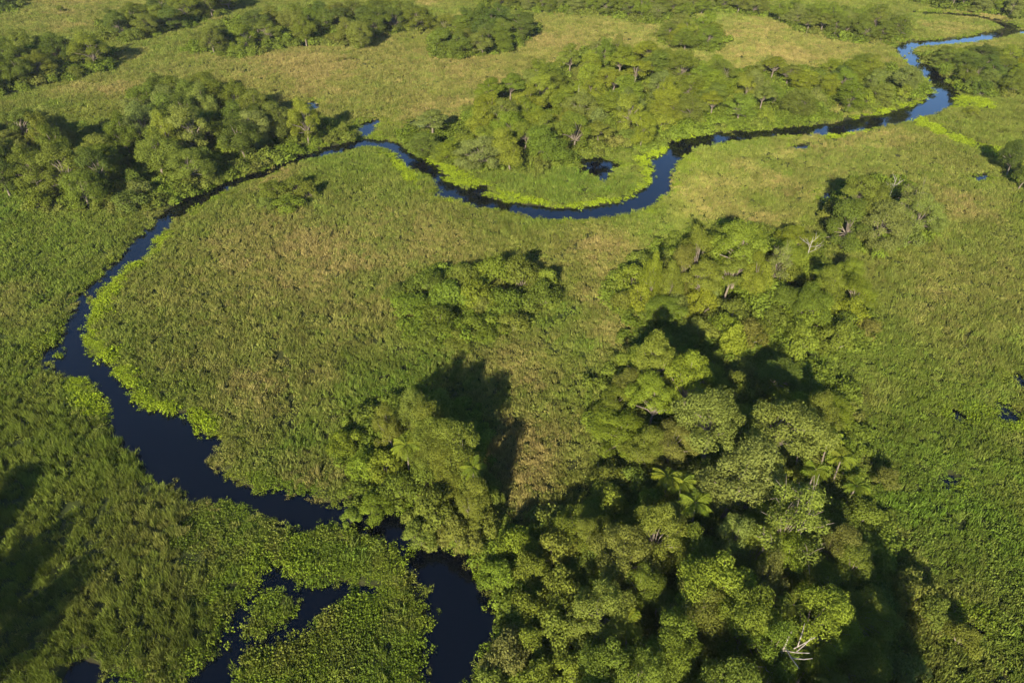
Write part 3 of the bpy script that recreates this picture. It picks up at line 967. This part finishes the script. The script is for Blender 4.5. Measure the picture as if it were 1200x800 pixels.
# explicit plants of the foreground groves: (kind, u, v of the crown's middle, crown radius in px, height m, tint[, shape])
G_K, G_L, G_M, G_N, G_J, G_O = 'upper right grove', 'big right grove', 'river bend grove', 'near bank thicket', 'central shrub patch', 'small right grove'
T = [
    (G_K, 't', 870, 281, 28, 10, 'yellow-green', 'spreading'), (G_K, 't', 820, 284, 18, 9, 'olive', 'round'), (G_K, 't', 803, 301, 15, 8, 'brownish', 'uneven'),
    (G_K, 't', 823, 317, 22, 7.5, 'olive', 'spreading'), (G_K, 't', 765, 310, 12, 8, 'yellow-green', 'round'), (G_K, 's', 740, 326, 22, 4, 'yellow-green'),
    (G_K, 't', 856, 314, 22, 7, 'olive', 'spreading'), (G_K, 'd', 948, 292, 0, 5), (G_K, 't', 911, 301, 18, 7.5, 'pale grey-green', 'open'), (G_K, 's', 897, 342, 36, 4.5, 'bright green'),
    (G_K, 's', 789, 353, 20, 4, 'pale grey-green'), (G_K, 's', 822, 352, 19, 4.5, 'yellow-green'), (G_K, 's', 750, 347, 16, 4, 'yellow-green'), (G_K, 's', 858, 365, 24, 4, 'mid green'),
    (G_K, 's', 948, 368, 26, 5, 'bright green'), (G_K, 's', 996, 363, 20, 4.5, 'yellow-green'), (G_K, 't', 982, 326, 17, 7, 'mid green', 'uneven'), (G_K, 's', 920, 322, 24, 4, 'mid green'),
    (G_K, 's', 879, 388, 19, 4, 'brownish'), (G_K, 's', 858, 398, 17, 4, 'yellow-green'), (G_K, 's', 940, 398, 22, 4, 'bright green'), (G_K, 's', 980, 395, 20, 4, 'mid green'),
    (G_K, 's', 776, 332, 20, 4, 'mid green'), (G_K, 'p', 842, 296, 12, 7, 'bright green'), (G_K, 'p', 966, 312, 14, 6, 'bright green'), (G_K, 'p', 838, 328, 11, 5.5, 'pale grey-green'),
    (G_K, 's', 905, 372, 22, 3.5, 'olive'), (G_K, 's', 1018, 385, 14, 3, 'brownish'), (G_K, 's', 730, 352, 14, 3, 'olive'), (G_K, 't', 790, 318, 14, 7, 'mid green', 'round'),
    (G_K, 't', 893, 315, 18, 7.5, 'yellow-green', 'uneven'), (G_K, 't', 960, 345, 18, 7, 'mid green', 'round'),
    # big right grove
    (G_L, 't', 774, 411, 25, 13, 'olive', 'spreading'), (G_L, 't', 811, 434, 29, 13.5, 'yellow-green', 'spreading'), (G_L, 't', 735, 437, 19, 8, 'brownish', 'uneven'),
    (G_L, 't', 766, 458, 24, 11, 'bright green', 'spreading'), (G_L, 't', 838, 480, 38, 14, 'pale grey-green', 'spreading'), (G_L, 't', 924, 491, 43, 14.5, 'pale grey-green', 'spreading'),
    (G_L, 't', 973, 468, 20, 9, 'olive', 'uneven'), (G_L, 't', 864, 543, 44, 13, 'pale grey-green', 'uneven'), (G_L, 'p', 789, 542, 24, 9, 'yellow-green'), (G_L, 'p', 981, 500, 22, 8.5, 'yellow-green'),
    (G_L, 'p', 960, 542, 22, 9, 'bright green'), (G_L, 'p', 994, 524, 20, 8, 'yellow-green'), (G_L, 's', 735, 480, 24, 5, 'olive'), (G_L, 't', 750, 513, 24, 8, 'olive', 'uneven'),
    (G_L, 't', 787, 512, 24, 8, 'brownish', 'round'), (G_L, 's', 706, 498, 24, 4, 'bright green'), (G_L, 't', 927, 597, 48, 14, 'olive', 'open'), (G_L, 't', 867, 613, 20, 10, 'pale grey-green', 'round'),
    (G_L, 't', 889, 636, 24, 9, 'mid green', 'round'), (G_L, 't', 930, 640, 26, 9, 'bright green', 'uneven'), (G_L, 't', 771, 615, 28, 10, 'olive', 'round'), (G_L, 't', 737, 637, 31, 9.5, 'pale grey-green', 'round'),
    (G_L, 't', 813, 640, 24, 8.5, 'mid green', 'uneven'), (G_L, 't', 981, 620, 25, 8, 'brownish', 'uneven'), (G_L, 'p', 822, 582, 26, 9, 'bright green'), (G_L, 'p', 804, 558, 22, 8.5, 'bright green'),
    (G_L, 's', 780, 577, 17, 5, 'yellow-green'), (G_L, 't', 842, 676, 44, 11.5, 'bright green', 'uneven'), (G_L, 't', 822, 707, 32, 10, 'olive', 'round'), (G_L, 't', 880, 712, 38, 11.5, 'mid green', 'uneven'),
    (G_L, 't', 756, 678, 25, 8, 'mid green', 'uneven'), (G_L, 'p', 928, 690, 26, 10, 'mid green'), (G_L, 't', 965, 716, 37, 11, 'bright green', 'round'), (G_L, 't', 917, 745, 35, 11, 'bright green', 'uneven'),
    (G_L, 't', 790, 744, 38, 10.5, 'mid green', 'uneven'), (G_L, 't', 757, 786, 32, 10, 'mid green', 'round'), (G_L, 't', 860, 777, 40, 11.5, 'mid green', 'uneven'), (G_L, 'p', 957, 757, 30, 9.5, 'bright green'),
    (G_L, 'd', 914, 772, 0, 11), (G_L, 'p', 976, 788, 30, 9, 'olive'), (G_L, 't', 707, 703, 31, 9, 'olive', 'round'), (G_L, 't', 1000, 660, 26, 7, 'mid green', 'uneven'), (G_L, 'p', 742, 724, 26, 8, 'yellow-green'),
    (G_L, 'p', 778, 682, 26, 7, 'mid green'), (G_L, 's', 712, 742, 20, 4.5, 'yellow-green'), (G_L, 's', 1022, 700, 28, 5, 'dark green'), (G_L, 's', 1074, 694, 28, 4.5, 'olive'), (G_L, 's', 1094, 716, 22, 4, 'olive'),
    (G_L, 's', 1064, 790, 26, 4, 'pale grey-green'), (G_L, 't', 1010, 770, 34, 8, 'mid green', 'uneven'), (G_L, 's', 1130, 745, 20, 3, 'olive'), (G_L, 't', 897, 668, 24, 9, 'brownish', 'uneven'),
    (G_L, 'p', 1003, 560, 20, 7, 'bright green'), (G_L, 's', 1040, 560, 16, 3, 'brownish'), (G_L, 's', 1010, 600, 24, 4.5, 'mid green'), (G_L, 'p', 945, 520, 18, 7, 'olive'), (G_L, 's', 820, 610, 26, 4.5, 'dark green'),
    (G_L, 's', 716, 560, 26, 4, 'olive'), (G_L, 's', 745, 560, 24, 4.5, 'mid green'), (G_L, 's', 700, 600, 26, 4, 'mid green'), (G_L, 'p', 905, 555, 20, 8, 'dark green'),
    (G_L, 't', 720, 465, 18, 6.5, 'mid green', 'round'), (G_L, 's', 752, 420, 20, 5, 'mid green'), (G_L, 'p', 802, 590, 22, 7.5, 'olive'),
    (G_L, 't', 900, 850, 40, 12, 'mid green', 'round'), (G_L, 't', 800, 850, 40, 11, 'olive', 'uneven'), (G_L, 't', 990, 860, 40, 13, 'mid green', 'round'), (G_L, 't', 1075, 870, 42, 15, 'olive', 'spreading'),
    (G_L, 't', 700, 850, 36, 10, 'mid green', 'uneven'), (G_L, 't', 1040, 910, 42, 16, 'mid green', 'round'), (G_L, 't', 1128, 872, 44, 15, 'olive', 'uneven'), (G_L, 't', 1165, 960, 46, 15, 'mid green', 'uneven'), (G_L, 't', 1105, 930, 44, 14, 'bright green', 'round'),
    # near bank thicket
    (G_N, 's', 652, 640, 32, 5.5, 'olive'), (G_N, 's', 697, 655, 20, 5, 'mid green'), (G_N, 's', 622, 664, 24, 5, 'mid green'), (G_N, 's', 656, 688, 32, 5.5, 'mid green'), (G_N, 't', 690, 618, 20, 7, 'olive', 'uneven'),
    (G_N, 't', 715, 772, 40, 9, 'mid green', 'uneven'), (G_N, 's', 655, 738, 32, 5, 'olive'), (G_N, 's', 594, 765, 34, 4.5, 'brownish'), (G_N, 's', 583, 672, 24, 3.5, 'bright green'), (G_N, 's', 775, 788, 20, 5, 'mid green'),
    (G_N, 's', 668, 786, 32, 4.5, 'bright green'), (G_N, 's', 620, 715, 28, 4, 'mid green'), (G_N, 's', 630, 795, 30, 4, 'mid green'), (G_N, 's', 575, 800, 26, 4, 'olive'), (G_N, 's', 690, 735, 24, 4.5, 'yellow-green'),
    (G_N, 's', 605, 635, 26, 4.5, 'bright green'), (G_N, 's', 620, 750, 22, 4, 'bright green'),
    # river bend grove
    (G_M, 'p', 473, 506, 24, 9.5, 'yellow-green'), (G_M, 'p', 551, 536, 20, 9, 'bright green'), (G_M, 't', 513, 486, 30, 10.5, 'olive', 'uneven'), (G_M, 't', 455, 485, 19, 9, 'olive', 'uneven'),
    (G_M, 't', 541, 513, 36, 11, 'mid green', 'uneven'), (G_M, 't', 486, 470, 24, 9.5, 'olive', 'round'), (G_M, 't', 514, 514, 22, 10, 'mid green', 'round'), (G_M, 't', 548, 570, 24, 10, 'olive', 'uneven'),
    (G_M, 's', 512, 598, 34, 5.5, 'olive'), (G_M, 's', 560, 604, 28, 5, 'olive'), (G_M, 's', 449, 545, 28, 4.5, 'yellow-green'), (G_M, 's', 404, 516, 22, 3.5, 'bright green'), (G_M, 's', 578, 582, 14, 5, 'olive'),
    (G_M, 's', 540, 625, 28, 4.5, 'olive'), (G_M, 's', 470, 570, 28, 4.5, 'mid green'), (G_M, 's', 425, 545, 24, 4, 'bright green'), (G_M, 's', 500, 555, 26, 5, 'mid green'), (G_M, 's', 490, 625, 22, 3.5, 'olive'),
    (G_M, 's', 410, 604, 14, 2, 'bright green'), (G_M, 's', 438, 592, 22, 2.8, 'bright green'), (G_M, 't', 500, 505, 28, 10, 'mid green', 'round'), (G_M, 't', 528, 540, 26, 8.5, 'olive', 'uneven'),
    # central shrub patch
    (G_J, 's', 500, 330, 24, 4.5, 'mid green'), (G_J, 's', 530, 345, 26, 5, 'bright green'), (G_J, 's', 575, 318, 26, 6, 'yellow-green'), (G_J, 's', 610, 318, 22, 6.5, 'mid green'), (G_J, 's', 560, 345, 24, 5.5, 'yellow-green'),
    (G_J, 's', 595, 352, 26, 5, 'mid green'), (G_J, 's', 635, 345, 24, 5, 'mid green'), (G_J, 's', 480, 355, 22, 4, 'bright green'), (G_J, 's', 515, 372, 26, 4.5, 'mid green'), (G_J, 's', 560, 380, 24, 4, 'bright green'),
    (G_J, 's', 600, 376, 22, 4, 'olive'), (G_J, 's', 465, 340, 14, 3, 'olive'), (G_J, 's', 545, 322, 18, 5.5, 'olive'), (G_J, 's', 500, 395, 22, 3, 'mid green'), (G_J, 's', 640, 325, 14, 5.5, 'bright green'),
    (G_J, 's', 565, 358, 14, 4, 'pale grey-green'), (G_J, 's', 540, 395, 18, 3, 'olive'),
    # small right grove
    (G_O, 't', 1012, 216, 18, 9, 'olive', 'spreading'), (G_O, 't', 1040, 250, 20, 8, 'pale grey-green', 'round'), (G_O, 't', 1070, 228, 20, 8, 'pale grey-green', 'open'), (G_O, 'd', 1045, 222, 0, 5.5),
    (G_O, 't', 1000, 245, 20, 8, 'mid green', 'uneven'), (G_O, 's', 1085, 255, 14, 4, 'yellow-green'), (G_O, 't', 1025, 230, 18, 8, 'olive', 'uneven'), (G_O, 's', 990, 262, 16, 4, 'mid green'), (G_O, 's', 1060, 272, 18, 4, 'pale grey-green'),
    (G_O, 's', 1020, 272, 18, 4, 'olive'), (G_O, 't', 1058, 250, 16, 7.5, 'olive', 'open'),
    # the small thicket by the left bend and single bushes on the meadows
    (G_O, 's', 1035, 285, 18, 3.5, 'bright green'), (G_O, 't', 1082, 242, 18, 6.5, 'pale grey-green', 'round'), (G_O, 's', 975, 250, 14, 3.5, 'olive'), (G_O, 's', 1045, 262, 18, 4, 'pale grey-green'),
    ('left bend thicket', 's', 318, 218, 18, 3.5, 'mid green'), ('left bend thicket', 's', 345, 214, 16, 3.5, 'mid green'), ('left bend thicket', 's', 335, 236, 20, 3.5, 'bright green'), ('left bend thicket', 's', 360, 222, 14, 4, 'olive'),
    ('left bend thicket', 's', 312, 238, 14, 3, 'olive'),
    ('right frame edge', 't', 1195, 172, 14, 9, 'dark green', 'round'), ('right frame edge', 's', 1190, 190, 12, 3, 'olive'), ('right frame edge', 't', 1206, 195, 14, 7, 'mid green', 'uneven'),
    ('river loop bank', 't', 495, 160, 20, 6, 'mid green', 'round'), ('river loop bank', 't', 528, 168, 18, 6, 'yellow-green', 'uneven'), ('far meadow', 's', 70, 10, 5, 3, 'mid green'), ('far meadow', 's', 402, 150, 8, 4, 'olive'),
    ('far meadow', 't', 990, 80, 12, 8, 'dark green', 'round'), ('top right river bank', 's', 1110, 80, 16, 4, 'bright green'), ('top right river bank', 's', 1140, 130, 10, 2.5, 'yellow-green'),
]


def place(item):
    clump, kind, u, v, rp, h = item[:6]
    zc = {'t': .82, 's': .55, 'p': .95, 'd': .6}[kind] * h
    x, y = ground_pt(u, v, zc)
    if kind == 's' and clump == G_J:
        rp, h = rp * 1.15, h * .9
    elif clump == G_L and kind in 'ts':
        rp *= 1.14
    elif clump == G_O:
        rp, h = rp * 1.3, h * 1.3
    elif clump == G_K:
        rp, h = rp * 1.16, h * 1.4
    x, y = ground_pt(u, v, {'t': .82, 's': .55, 'p': .95, 'd': .6}[kind] * h)
    r = rp * depth_of(x, y, zc) / FPX
    if kind == 't':
        add_tree(x, y, r, h, item[7], item[6], clump)
    elif kind == 's':
        add_shrub(x, y, r, h, item[6], clump)
    elif kind == 'p':
        add_palm(x, y, r * .95, h * .82, item[6], clump)
    else:
        add_dead(x, y, h, clump)


for it in T:
    place(it)


def fill(clump, spacing, rr, hh, tints, shapes, share_shrub=.28, cap=99):
    P = WOOD_G[clump]
    lo, hi = P.min(0), P.max(0)
    n = ns = 0
    for _ in range(6000):
        x, y = random.uniform(lo[0], hi[0]), random.uniform(lo[1], hi[1])
        r = random.uniform(*rr)
        shrub = random.random() < share_shrub and ns < cap * share_shrub * .75
        h = random.uniform(3, 5.5) if shrub else random.uniform(*hh)
        if shrub:
            r *= .72
        q = np.array([to_px(x, y, 1.0), to_px(x, y, h * (.85 if shrub else .55))])
        if not inside(q[:, 0], q[:, 1], WOOD_PX[clump] + np.where(WOOD_PX[clump] < 1, -40, 0)).all():
            continue
        if any((x - a) ** 2 + (y - b) ** 2 < (spacing * (r + c)) ** 2 for a, b, c in PLACED[-400:]):
            continue
        if not ok_ground(x, y, r * .8):
            continue
        u, v = to_px(x, y, 5)
        if u < -25 or u > 1225 or v < -12:
            continue
        t = random.choice(tints)
        if shrub:
            add_shrub(x, y, r, h, t, clump)
            ns += 1
        else:
            add_tree(x, y, r, h, random.choice(shapes), t, clump)
        n += 1
        if n >= cap:
            break
    print('fill', clump, n, ns)


MIX1 = ['mid green', 'mid green', 'olive', 'dark green', 'yellow-green', 'pale grey-green']
MIX2 = ['mid green', 'bright green', 'yellow-green', 'olive', 'yellow-green', 'pale grey-green', 'bright green']
MIX3 = ['dark green', 'mid green', 'mid green', 'olive']
SHP = ['round', 'uneven', 'uneven', 'round', 'uneven', 'spreading']
SHP2 = ['round', 'uneven', 'uneven']
for px in ((642, 140), (732, 125), (678, 107)):
    x, y = ground_pt(px[0], px[1], 5)
    add_dead(x, y, random.uniform(6, 7.5), 'central wood')
fill('big right grove', .42, (2.8, 4.4), (5, 8), ['mid green', 'mid green', 'olive', 'bright green'], SHP2, 1.0, 58)
fill('upper right grove', .5, (3.2, 5.0), (5, 8), ['mid green', 'yellow-green', 'bright green', 'olive'], SHP2, 1.0, 38)
fill('small left edge copse', .66, (3.4, 5.0), (9, 13), MIX1, SHP, .2, 14)
fill('left riverside wood', .72, (3.7, 5.8), (8, 13), MIX1, SHP2, .3, 95)
fill('central wood', .72, (3.7, 5.8), (7, 11), MIX2, SHP, .35, 84)
fill('central wood right arm', .76, (3.6, 5.6), (5.5, 9), MIX2, SHP, .45, 75)
fill('far left copse', .78, (4.2, 6.0), (8, 12), MIX3, SHP2, .2, 30)
fill('top left corner copse', .7, (4, 5.4), (8, 12), MIX3, SHP, .1, 6)
fill('top left tree belt', .78, (4.2, 6.0), (8, 12), MIX3, SHP2, .2, 32)
fill('long far copse', .78, (4.2, 6.0), (8, 11), MIX3 + ['olive'], SHP2, .25, 34)
fill('oval far copse', .78, (4.2, 6.0), (7, 10), MIX3 + ['olive'], SHP2, .2, 22)
fill('meadow edge copse', .68, (3.6, 5.0), (6, 9), MIX2, SHP, .3, 12)
fill('far right bank wood', .7, (3.4, 4.8), (4.5, 7.5), MIX1, SHP, .3, 30)


def far_wood():
    protos = []
    for k, (shape, i, tint) in enumerate((('round', 0, 'mid green'), ('round', 1, 'olive'), ('uneven', 0, 'mid green'), ('uneven', 1, 'bright green'), ('spreading', 0, 'olive'), ('uneven', 2, 'pale grey-green'))):
        tm, cm = SHAPES[shape][i]
        V, F, M, off = [], [], [], 0
        for me in (cm, tm):
            v = np.zeros(len(me.vertices) * 3, np.float32)
            me.vertices.foreach_get('co', v)
            f = np.zeros(len(me.loops), np.int32)
            me.loops.foreach_get('vertex_index', f)
            V.append(v.reshape(-1, 3))
            F.append(f.reshape(-1, 4) + off)
            M.append(np.full(len(f) // 4, 1 if me is tm else 0, np.int32))
            off += len(v) // 3
        b = np.zeros(len(cm.vertices), np.float32)
        cm.attributes['blade'].data.foreach_get('value', b)
        me = mesh_from('far_tree', np.concatenate(V), F, M_FARLEAF[tint], np.concatenate([b, np.full(len(V[1]), .4, np.float32)]))
        me.materials.append(M_BARK)
        me.polygons.foreach_set('material_index', np.concatenate(M))
        protos.append(me)
    coll = proto_collection('far_tree', protos)
    P = []
    for name in ('far top wood', 'top right wood'):
        lo, hi = WOOD_G[name].min(0), WOOD_G[name].max(0)
        for _ in range(2600):
            x, y = random.uniform(lo[0], hi[0]), random.uniform(lo[1], hi[1] + 25)
            q = np.array([to_px(x, y, 1.0), to_px(x, y, 5.5)])
            if not inside(q[:, 0], q[:, 1], WOOD_PX[name] + np.where(WOOD_PX[name] < 1, -30, 0) * np.array([0, 1])).all() or q[0, 0] > 1225:
                continue
            if any((x - a) ** 2 + (y - b) ** 2 < 26 for a, b in P) or not ok_ground(x, y, 3.0):
                continue
            P.append((x, y))
    P = np.array(P)
    r = np.random.default_rng(77)
    n = len(P)
    s = r.uniform(.75, 1.15, n)
    scatter('far_wood', P, np.zeros(n), coll, len(protos), np.stack([s, s, s * r.uniform(.55, .9, n)], 1), np.zeros(n), np.zeros(n), np.ones(n), 'far wood of rounded trees along the top of the view')


far_wood()

# trees just outside the lower left corner of the frame, whose shade falls into it
for u, v, r, h, s in ((-190, 760, 4.6, 13, 'uneven'), (-250, 830, 5.0, 14, 'round'), (-110, 900, 4.2, 11, 'uneven'), (-165, 860, 4.4, 12, 'round')):
    x, y = ground_pt(u, v)
    add_tree(x, y, r, h, s, 'mid green', 'lower left corner')


# ------------------------------------------------------------------ labels that single each plant out
ORD = ['first', 'second', 'third', 'fourth', 'fifth', 'sixth', 'seventh', 'eighth', 'ninth', 'tenth']


def label_things():
    clumps = {}
    for t in THINGS:
        clumps.setdefault(t[3], []).append(t)
    for name, L in clumps.items():
        us, vs = [t[4] for t in L], [t[5] for t in L]
        u0, u1, v0, v1 = min(us), max(us), min(vs), max(vs)

        def zone(t):
            a = (t[4] - u0) / max(1, u1 - u0)
            b = (t[5] - v0) / max(1, v1 - v0)
            return ('far' if b < .34 else ('near' if b > .67 else 'mid')) + ('-left' if a < .34 else ('-right' if a > .67 else '-centre'))
        looks, zones = {}, {}
        for t in L:
            w = ' '.join(x for x in t[2] if x) + ' ' + t[1]
            looks.setdefault(w, []).append(t)
            zones.setdefault((w, zone(t)), []).append(t)
        for t in L:
            w = ' '.join(x for x in t[2] if x) + ' ' + t[1]
            if len(looks[w]) == 1:
                t[0]['label'] = 'the only %s in the %s' % (w, name)
                continue
            z = zones[(w, zone(t))]
            if len(z) == 1:
                t[0]['label'] = '%s in the %s part of the %s' % (w, zone(t), name)
            else:
                k = sorted(z, key=lambda q: q[4]).index(t)
                pos = 'leftmost' if k == 0 else ('rightmost' if k == len(z) - 1 else '%s from left' % ORD[min(k, 9)])
                t[0]['label'] = '%s, %s such in %s %s' % (w, pos, zone(t) + ' part of', name)


label_things()
from collections import Counter
print('THINGS', Counter(t[1] for t in THINGS), 'objects', len(SC.objects))

# ------------------------------------------------------------------ the air
def build_haze():
    x0, x1, y0, y1, z0, z1 = -5200, 5200, -5200, 6300, -3.0, 76.0
    V = [(x, y, z) for z in (z0, z1) for x, y in ((x0, y0), (x1, y0), (x1, y1), (x0, y1))]
    F = np.array([(3, 2, 1, 0), (4, 5, 6, 7), (0, 1, 5, 4), (1, 2, 6, 5), (2, 3, 7, 6), (3, 0, 4, 7)])
    m, N, L = new_mat('pale_haze')
    p = node(N, 'ShaderNodeVolumePrincipled')
    p.inputs['Color'].default_value = (.86, .92, 1.0, 1)
    p.inputs['Density'].default_value = HAZE
    o = node(N, 'ShaderNodeOutputMaterial')
    L.new(p.outputs[0], o.inputs['Volume'])
    h = link('haze', mesh_from('haze', np.array(V, float), [F], m))
    h['kind'] = 'stuff'
    h['label'] = 'thin pale haze in the air over the marsh'


HAZE = .000045
build_haze()

# ------------------------------------------------------------------ camera, light, sky
cam = bpy.data.cameras.new('camera')
cam.lens, cam.sensor_width, cam.clip_end = 24.0, 36.0, 20000
co = bpy.data.objects.new('camera', cam)
COL.objects.link(co)
co.location = (0, 0, H_CAM)
co.rotation_euler = (math.pi / 2 - PITCH, 0, 0)
SC.camera = co

sun = bpy.data.lights.new('sun', 'SUN')
sun.energy, sun.angle, sun.color = 4.6, math.radians(.53), (1.0, .89, .69)
so = bpy.data.objects.new('sun', sun)
COL.objects.link(so)
so.rotation_euler = (math.pi / 2 - SUN_EL, 0, math.pi - SUN_AZ)
so.location = (0, -50, 120)

w = bpy.data.worlds.new('World')
SC.world = w
w.use_nodes = True
N, L = w.node_tree.nodes, w.node_tree.links
sky = N.new('ShaderNodeTexSky')
sky.sky_type = 'NISHITA'
sky.sun_disc = False
sky.dust_density = .05
sky.ozone_density = 6.0
sky.sun_elevation, sky.sun_rotation = SUN_EL, SUN_AZ
bg = N['Background']
bg.inputs['Strength'].default_value = .075
L.new(sky.outputs[0], bg.inputs[0])

SC.view_settings.view_transform = 'Standard'
SC.view_settings.look = 'None'
SC.view_settings.exposure = 1.93
SC.cycles.max_bounces = 6
SC.cycles.diffuse_bounces = 2
SC.cycles.glossy_bounces = 2
SC.cycles.transmission_bounces = 2
SC.cycles.use_denoising = True
SC.cycles.pixel_filter_type = 'BLACKMAN_HARRIS'
SC.cycles.filter_width = 1.5
